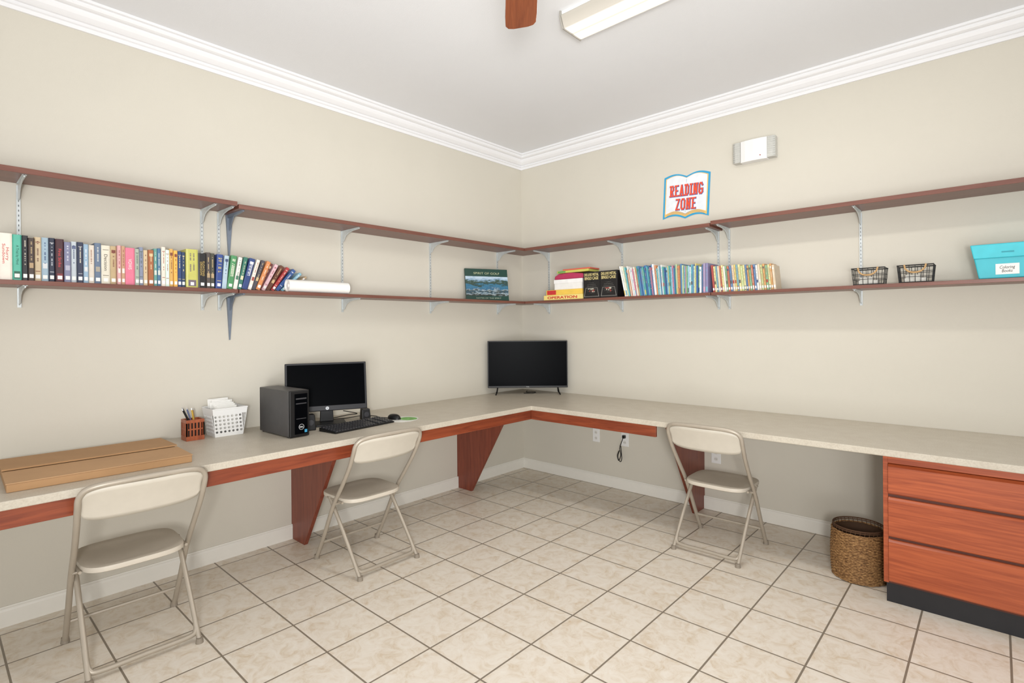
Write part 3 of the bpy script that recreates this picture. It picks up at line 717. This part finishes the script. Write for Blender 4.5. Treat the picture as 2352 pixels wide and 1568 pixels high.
# ------------------------------------------------------------------ folding chair
M_fr=mat((172,162,147),.38,.25,var=.03,name='taupe_steel_tube'); M_pl=mat((200,193,179),.45,var=.02,name='beige_chair_plastic'); M_seat=mat((200,191,176),.5,var=.02,bump=.1,bscale=300,name='beige_seat_plastic')
ch=root('folding_chair',(.685,-2.315,0))
half=[(-.235,-.225,.012),(-.13,-.226,.19),(-.02,-.228,.385),(.085,-.230,.525),(.175,-.234,.65),(.225,-.237,.74),(.243,-.235,.785),(.258,-.215,.817),(.272,-.17,.831),(.282,-.08,.836)]
pts=half+[(.284,0,.837)]+[(x,-y,z) for x,y,z in half[::-1]]
q=MB(); q.tube(catmull(pts,5),.0125,10); q.obj('frame',M_fr,ch,smooth=True)
for s in (-1,1):
    q=MB(); q.tube(catmull([(-.10,s*.207,.418),(.0,s*.207,.305),(.12,s*.207,.16),(.235,s*.207,.012)],4),.0115,10)
    q.obj('leg',M_fr,ch,smooth=True)
    q=MB(); q.tube([(-.13,s*.207,.412),(.05,s*.207,.412)],.007,8); q.tube([(.0,s*.195,.40),(.0,s*.228,.40)],.006,8); q.obj('seat_rail',M_fr,ch)
    q=MB(); q.cyl((.238,s*.207,0),.017,.024,14,r2=.014); q.obj('foot_cap',mat((140,130,116),.6),ch)
    q=MB(); q.cyl((-.238,s*.225,0),.018,.026,14,r2=.015); q.obj('foot_cap',mat((140,130,116),.6),ch)
q=MB(); q.tube(catmull([(.18,-.207,.085),(.205,-.200,.048),(.216,-.165,.034),(.216,0,.034),(.216,.165,.034),(.205,.200,.048),(.18,.207,.085)],5),.0115,10); q.obj('crossbar',M_fr,ch,smooth=True)
q=MB(); q.tube([(-.175,-.226,.12),(-.175,.226,.12)],.009,8); q.obj('crossbar',M_fr,ch,smooth=True)
q=MB(); n=48
def seat_ring(k,z):
    r=[]
    for j in range(n):
        a=2*math.pi*j/n; ca,sa=math.cos(a),math.sin(a); e=.5
        X=math.copysign(abs(ca)**e,ca); Y=math.copysign(abs(sa)**e,sa)
        wy=.212-.010*(X*.5+.5)
        r.append((-.065+.190*X*k,wy*Y*k,z))
    return r
v=[]
for k,z in ((.02,.424),(.4,.425),(.75,.429),(.92,.435),(.985,.433),(1.0,.426),(.995,.412),(.93,.406),(.5,.406),(.02,.406)): v+=seat_ring(k,z)
f=[]
for i in range(9):
    for j in range(n): f.append((i*n+j,i*n+(j+1)%n,(i+1)*n+(j+1)%n,(i+1)*n+j))
f.append(list(range(n))); f.append([9*n+j for j in range(n)])
q.add(v,f); q.obj('seat',M_seat,ch,smooth=True)
q=MB(); v=[];f=[];nu,nv=28,8
for i in range(nu+1):
    u=-1+2*i/nu
    hh=.45+.55*(1-abs(u)**5)**.5
    for j in range(nv+1):
        w=j/nv-.5; z=.746+w*.156*hh
        x=.175+(z-.650)*.52+.028*(1-u*u)-.006*math.cos(w*math.pi)
        v.append((x,u*.229,z))
for i in range(nu):
    for j in range(nv): f.append((i*(nv+1)+j,(i+1)*(nv+1)+j,(i+1)*(nv+1)+j+1,i*(nv+1)+j+1))
q.add(v,f); q.obj('backrest',M_pl,ch,smooth=True,solid=.008)
top(ch,'beige metal folding chair with plastic seat by the keyboard','chair','beige folding chairs')
c2=dup(ch,(.652,-3.565,0),rz=math.radians(-1)); c2['label']='beige metal folding chair at the desk by the cardboard box'
c3=dup(ch,(2.305,-.672,0),rz=-math.pi/2); c3['label']='beige metal folding chair at the desk near the cabinet'
# ------------------------------------------------------------------ wicker basket
o=root('wicker_basket',(3.082,-.56,0)); top(o,'round brown woven wicker waste basket on floor beside the cabinet','wicker basket')
def wicker():
    m,nt,b=base_nodes('woven_wicker')
    tc=nt.nodes.new('ShaderNodeTexCoord'); nz=nt.nodes.new('ShaderNodeTexNoise'); nz.inputs['Scale'].default_value=90; nz.inputs['Detail'].default_value=6
    mp=nt.nodes.new('ShaderNodeMapping'); mp.inputs['Scale'].default_value=(1,1,2.0); nt.links.new(tc.outputs['Object'],mp.inputs[0]); nt.links.new(mp.outputs[0],nz.inputs['Vector'])
    r=nt.nodes.new('ShaderNodeValToRGB'); e=r.color_ramp.elements
    e[0].position=.34;e[0].color=rgb((94,62,32));e[1].position=.68;e[1].color=rgb((182,142,92)); x=e.new(.5);x.color=rgb((140,102,60))
    nt.links.new(nz.outputs['Fac'],r.inputs['Fac']); nt.links.new(r.outputs['Color'],b.inputs['Base Color']); b.inputs['Roughness'].default_value=.7
    return m
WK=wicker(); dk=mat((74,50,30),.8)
q=MB()
for i in range(34):
    z=.007+i*.0081; R=.135+.006*math.sin(i/33*math.pi)+random.uniform(-.0008,.0008)
    q.tube([((R+.0016*(-1)**(k//2+i))*math.cos(2*math.pi*k/72),(R+.0016*(-1)**(k//2+i))*math.sin(2*math.pi*k/72),z+.0007*math.sin(k*.7+i)) for k in range(72)],.0042,6,True)
q.obj('woven_wall',WK,o,smooth=True)
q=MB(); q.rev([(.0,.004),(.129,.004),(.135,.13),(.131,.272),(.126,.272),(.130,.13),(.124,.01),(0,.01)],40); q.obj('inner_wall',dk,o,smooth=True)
q=MB(); 
for z,rr in ((.300,.004),(.290,.003)): q.tube([(.130*math.cos(2*math.pi*k/48),.130*math.sin(2*math.pi*k/48),z) for k in range(48)],rr,6,True)
for k in range(36):
    a=2*math.pi*k/36; q.tube([(.130*math.cos(a),.130*math.sin(a),.26),(.130*math.cos(a+.06),.130*math.sin(a+.06),.30)],.0018,5)
q.obj('rim',mat((84,56,34),.8),o)
# ------------------------------------------------------------------ ceiling light
o=root('ceiling_light',(2.50,-1.72,CZ-.0005)); top(o,'long fluorescent ceiling light with prismatic wraparound lens','ceiling light')
q=MB(); q.box(-.61,.61,-.10,.10,-.03,0); q.obj('housing',M_white,o)
def lensmat():
    m,nt,b=base_nodes('glowing_prismatic_lens')
    tc=nt.nodes.new('ShaderNodeTexCoord'); sp=nt.nodes.new('ShaderNodeSeparateXYZ'); nt.links.new(tc.outputs['Object'],sp.inputs[0])
    ab=nt.nodes.new('ShaderNodeMath'); ab.operation='ABSOLUTE'; nt.links.new(sp.outputs['Y'],ab.inputs[0])
    r=nt.nodes.new('ShaderNodeValToRGB'); e=r.color_ramp.elements
    e[0].position=.0;e[0].color=(.62,.57,.48,1); e[1].position=.105;e[1].color=(.16,.14,.12,1)
    x=e.new(.02);x.color=(1.2,1.15,1.04,1); x=e.new(.07);x.color=(1.2,1.15,1.04,1); x=e.new(.086);x.color=(.26,.23,.20,1)
    nt.links.new(ab.outputs[0],r.inputs['Fac']); nt.links.new(r.outputs['Color'],b.inputs['Emission Color']); b.inputs['Emission Strength'].default_value=1.0
    b.inputs['Base Color'].default_value=rgb((164,160,150)); b.inputs['Roughness'].default_value=.25
    return m
q=MB(); q.prism([(-.108,-.022),(.108,-.022),(.112,-.03),(.085,-.088),(-.085,-.088),(-.112,-.03)],-.60,.60,'x'); q.obj('lens',lensmat(),o,bevel=.003)
for s in (-1,1):
    q=MB(); q.prism([(-.112,-.0),(.112,-.0),(.115,-.03),(.088,-.092),(-.088,-.092),(-.115,-.03)],s*.602,s*.609,'x'); q.obj('end_cap',mat((160,156,148),.4,name='end_cap_plastic'),o)
# ------------------------------------------------------------------ ceiling fan
fw=wood('fan_blade_wood',(106,50,27),(140,76,44),(1.2,16,16),rough=.4)
o=root('ceiling_fan',(2.68,-3.05,2.70),math.atan2(.7409,-.6716)); top(o,'ceiling fan with reddish wooden blades hanging from the ceiling','ceiling fan')
q=MB(); q.rev([(0,-.05),(.07,-.045),(.11,0),(.11,.06),(.07,.10),(0,.10)],32); q.obj('motor_housing',mat((150,140,124),.35,.7),o,smooth=True)
q=MB(); q.cyl((0,0,.09),.013,CZ-2.70-.09-.06,14); q.obj('downrod',mat((150,140,124),.35,.7),o,smooth=True)
q=MB(); q.cyl((0,0,CZ-2.70-.066),.035,.064,24,r2=.065); q.obj('canopy',mat((150,140,124),.35,.7),o,smooth=True)
for k in range(5):
    pr=[(.17,-.052),(.58,-.064),(.642,-.063),(.662,-.052),(.669,-.03),(.669,.03),(.662,.052),(.642,.063),(.58,.064),(.17,.052)]
    q=MB(); q.prism(pr,-.004,.004,'z'); d_=q.obj('blade',fw,o,bevel=.0015)
    d_.matrix_basis=Matrix.Rotation(k*2*math.pi/5,4,'Z')@Matrix.Translation((0,0,.02))@Matrix.Rotation(math.radians(-9),4,'X')
    q=MB(); q.box(.09,.22,-.02,.02,.008,.014); d2=q.obj('blade_arm',mat((150,140,124),.35,.7),o); d2.matrix_basis=d_.matrix_basis.copy()
# ------------------------------------------------------------------ lights
w=bpy.data.worlds.new('world'); scene.world=w; w.use_nodes=True
w.node_tree.nodes['Background'].inputs[0].default_value=(1.0,.99,.975,1); w.node_tree.nodes['Background'].inputs[1].default_value=.96
def area(name,loc,target,size,power,col=(1,1,1),sy=None,spread=None):
    l=bpy.data.lights.new(name,'AREA'); l.energy=power; l.size=size; l.color=col
    if sy: l.shape='RECTANGLE'; l.size_y=sy
    if spread: l.spread=math.radians(spread)
    o=bpy.data.objects.new(name,l); COL.objects.link(o); o.location=loc
    d=Vector(target)-Vector(loc); o.rotation_euler=d.to_track_quat('-Z','Y').to_euler()
    return o
area('flash_lamp',(4.10,-4.65,1.45),(1.0,-1.2,2.1),.36,44,(1,.99,.98),spread=150)
area('ceiling_fill',(4.7,-5.4,.8),(1.2,-1.4,3.2),1.6,32,(.97,.985,1),spread=80)  # added unseen fill, aimed up to brighten the ceiling
area('fluorescent_tube_lamp',(2.50,-1.72,CZ-.10),(2.50,-1.72,0),1.15,16,(1,.97,.92),.16)
# ------------------------------------------------------------------ camera
cam=bpy.data.cameras.new('camera'); co=bpy.data.objects.new('camera',cam); COL.objects.link(co)
cam.sensor_fit='HORIZONTAL'; cam.sensor_width=36; cam.lens=36*1229/2352; cam.shift_y=-36/2352
cam.clip_start=.02
Rm=Matrix.Rotation(math.radians(42.19),4,'Z')@Matrix.Rotation(math.radians(90),4,'X')@Matrix.Rotation(math.radians(-.51),4,'Z')
co.matrix_world=Matrix.Translation((3.689*K,-4.233*K,1.48*K))@Rm
scene.camera=co
for ob in list(scene.objects):
    if ob.parent is None and ob!=co:
        ob.location=ob.location*K
        ob.scale=ob.scale*K
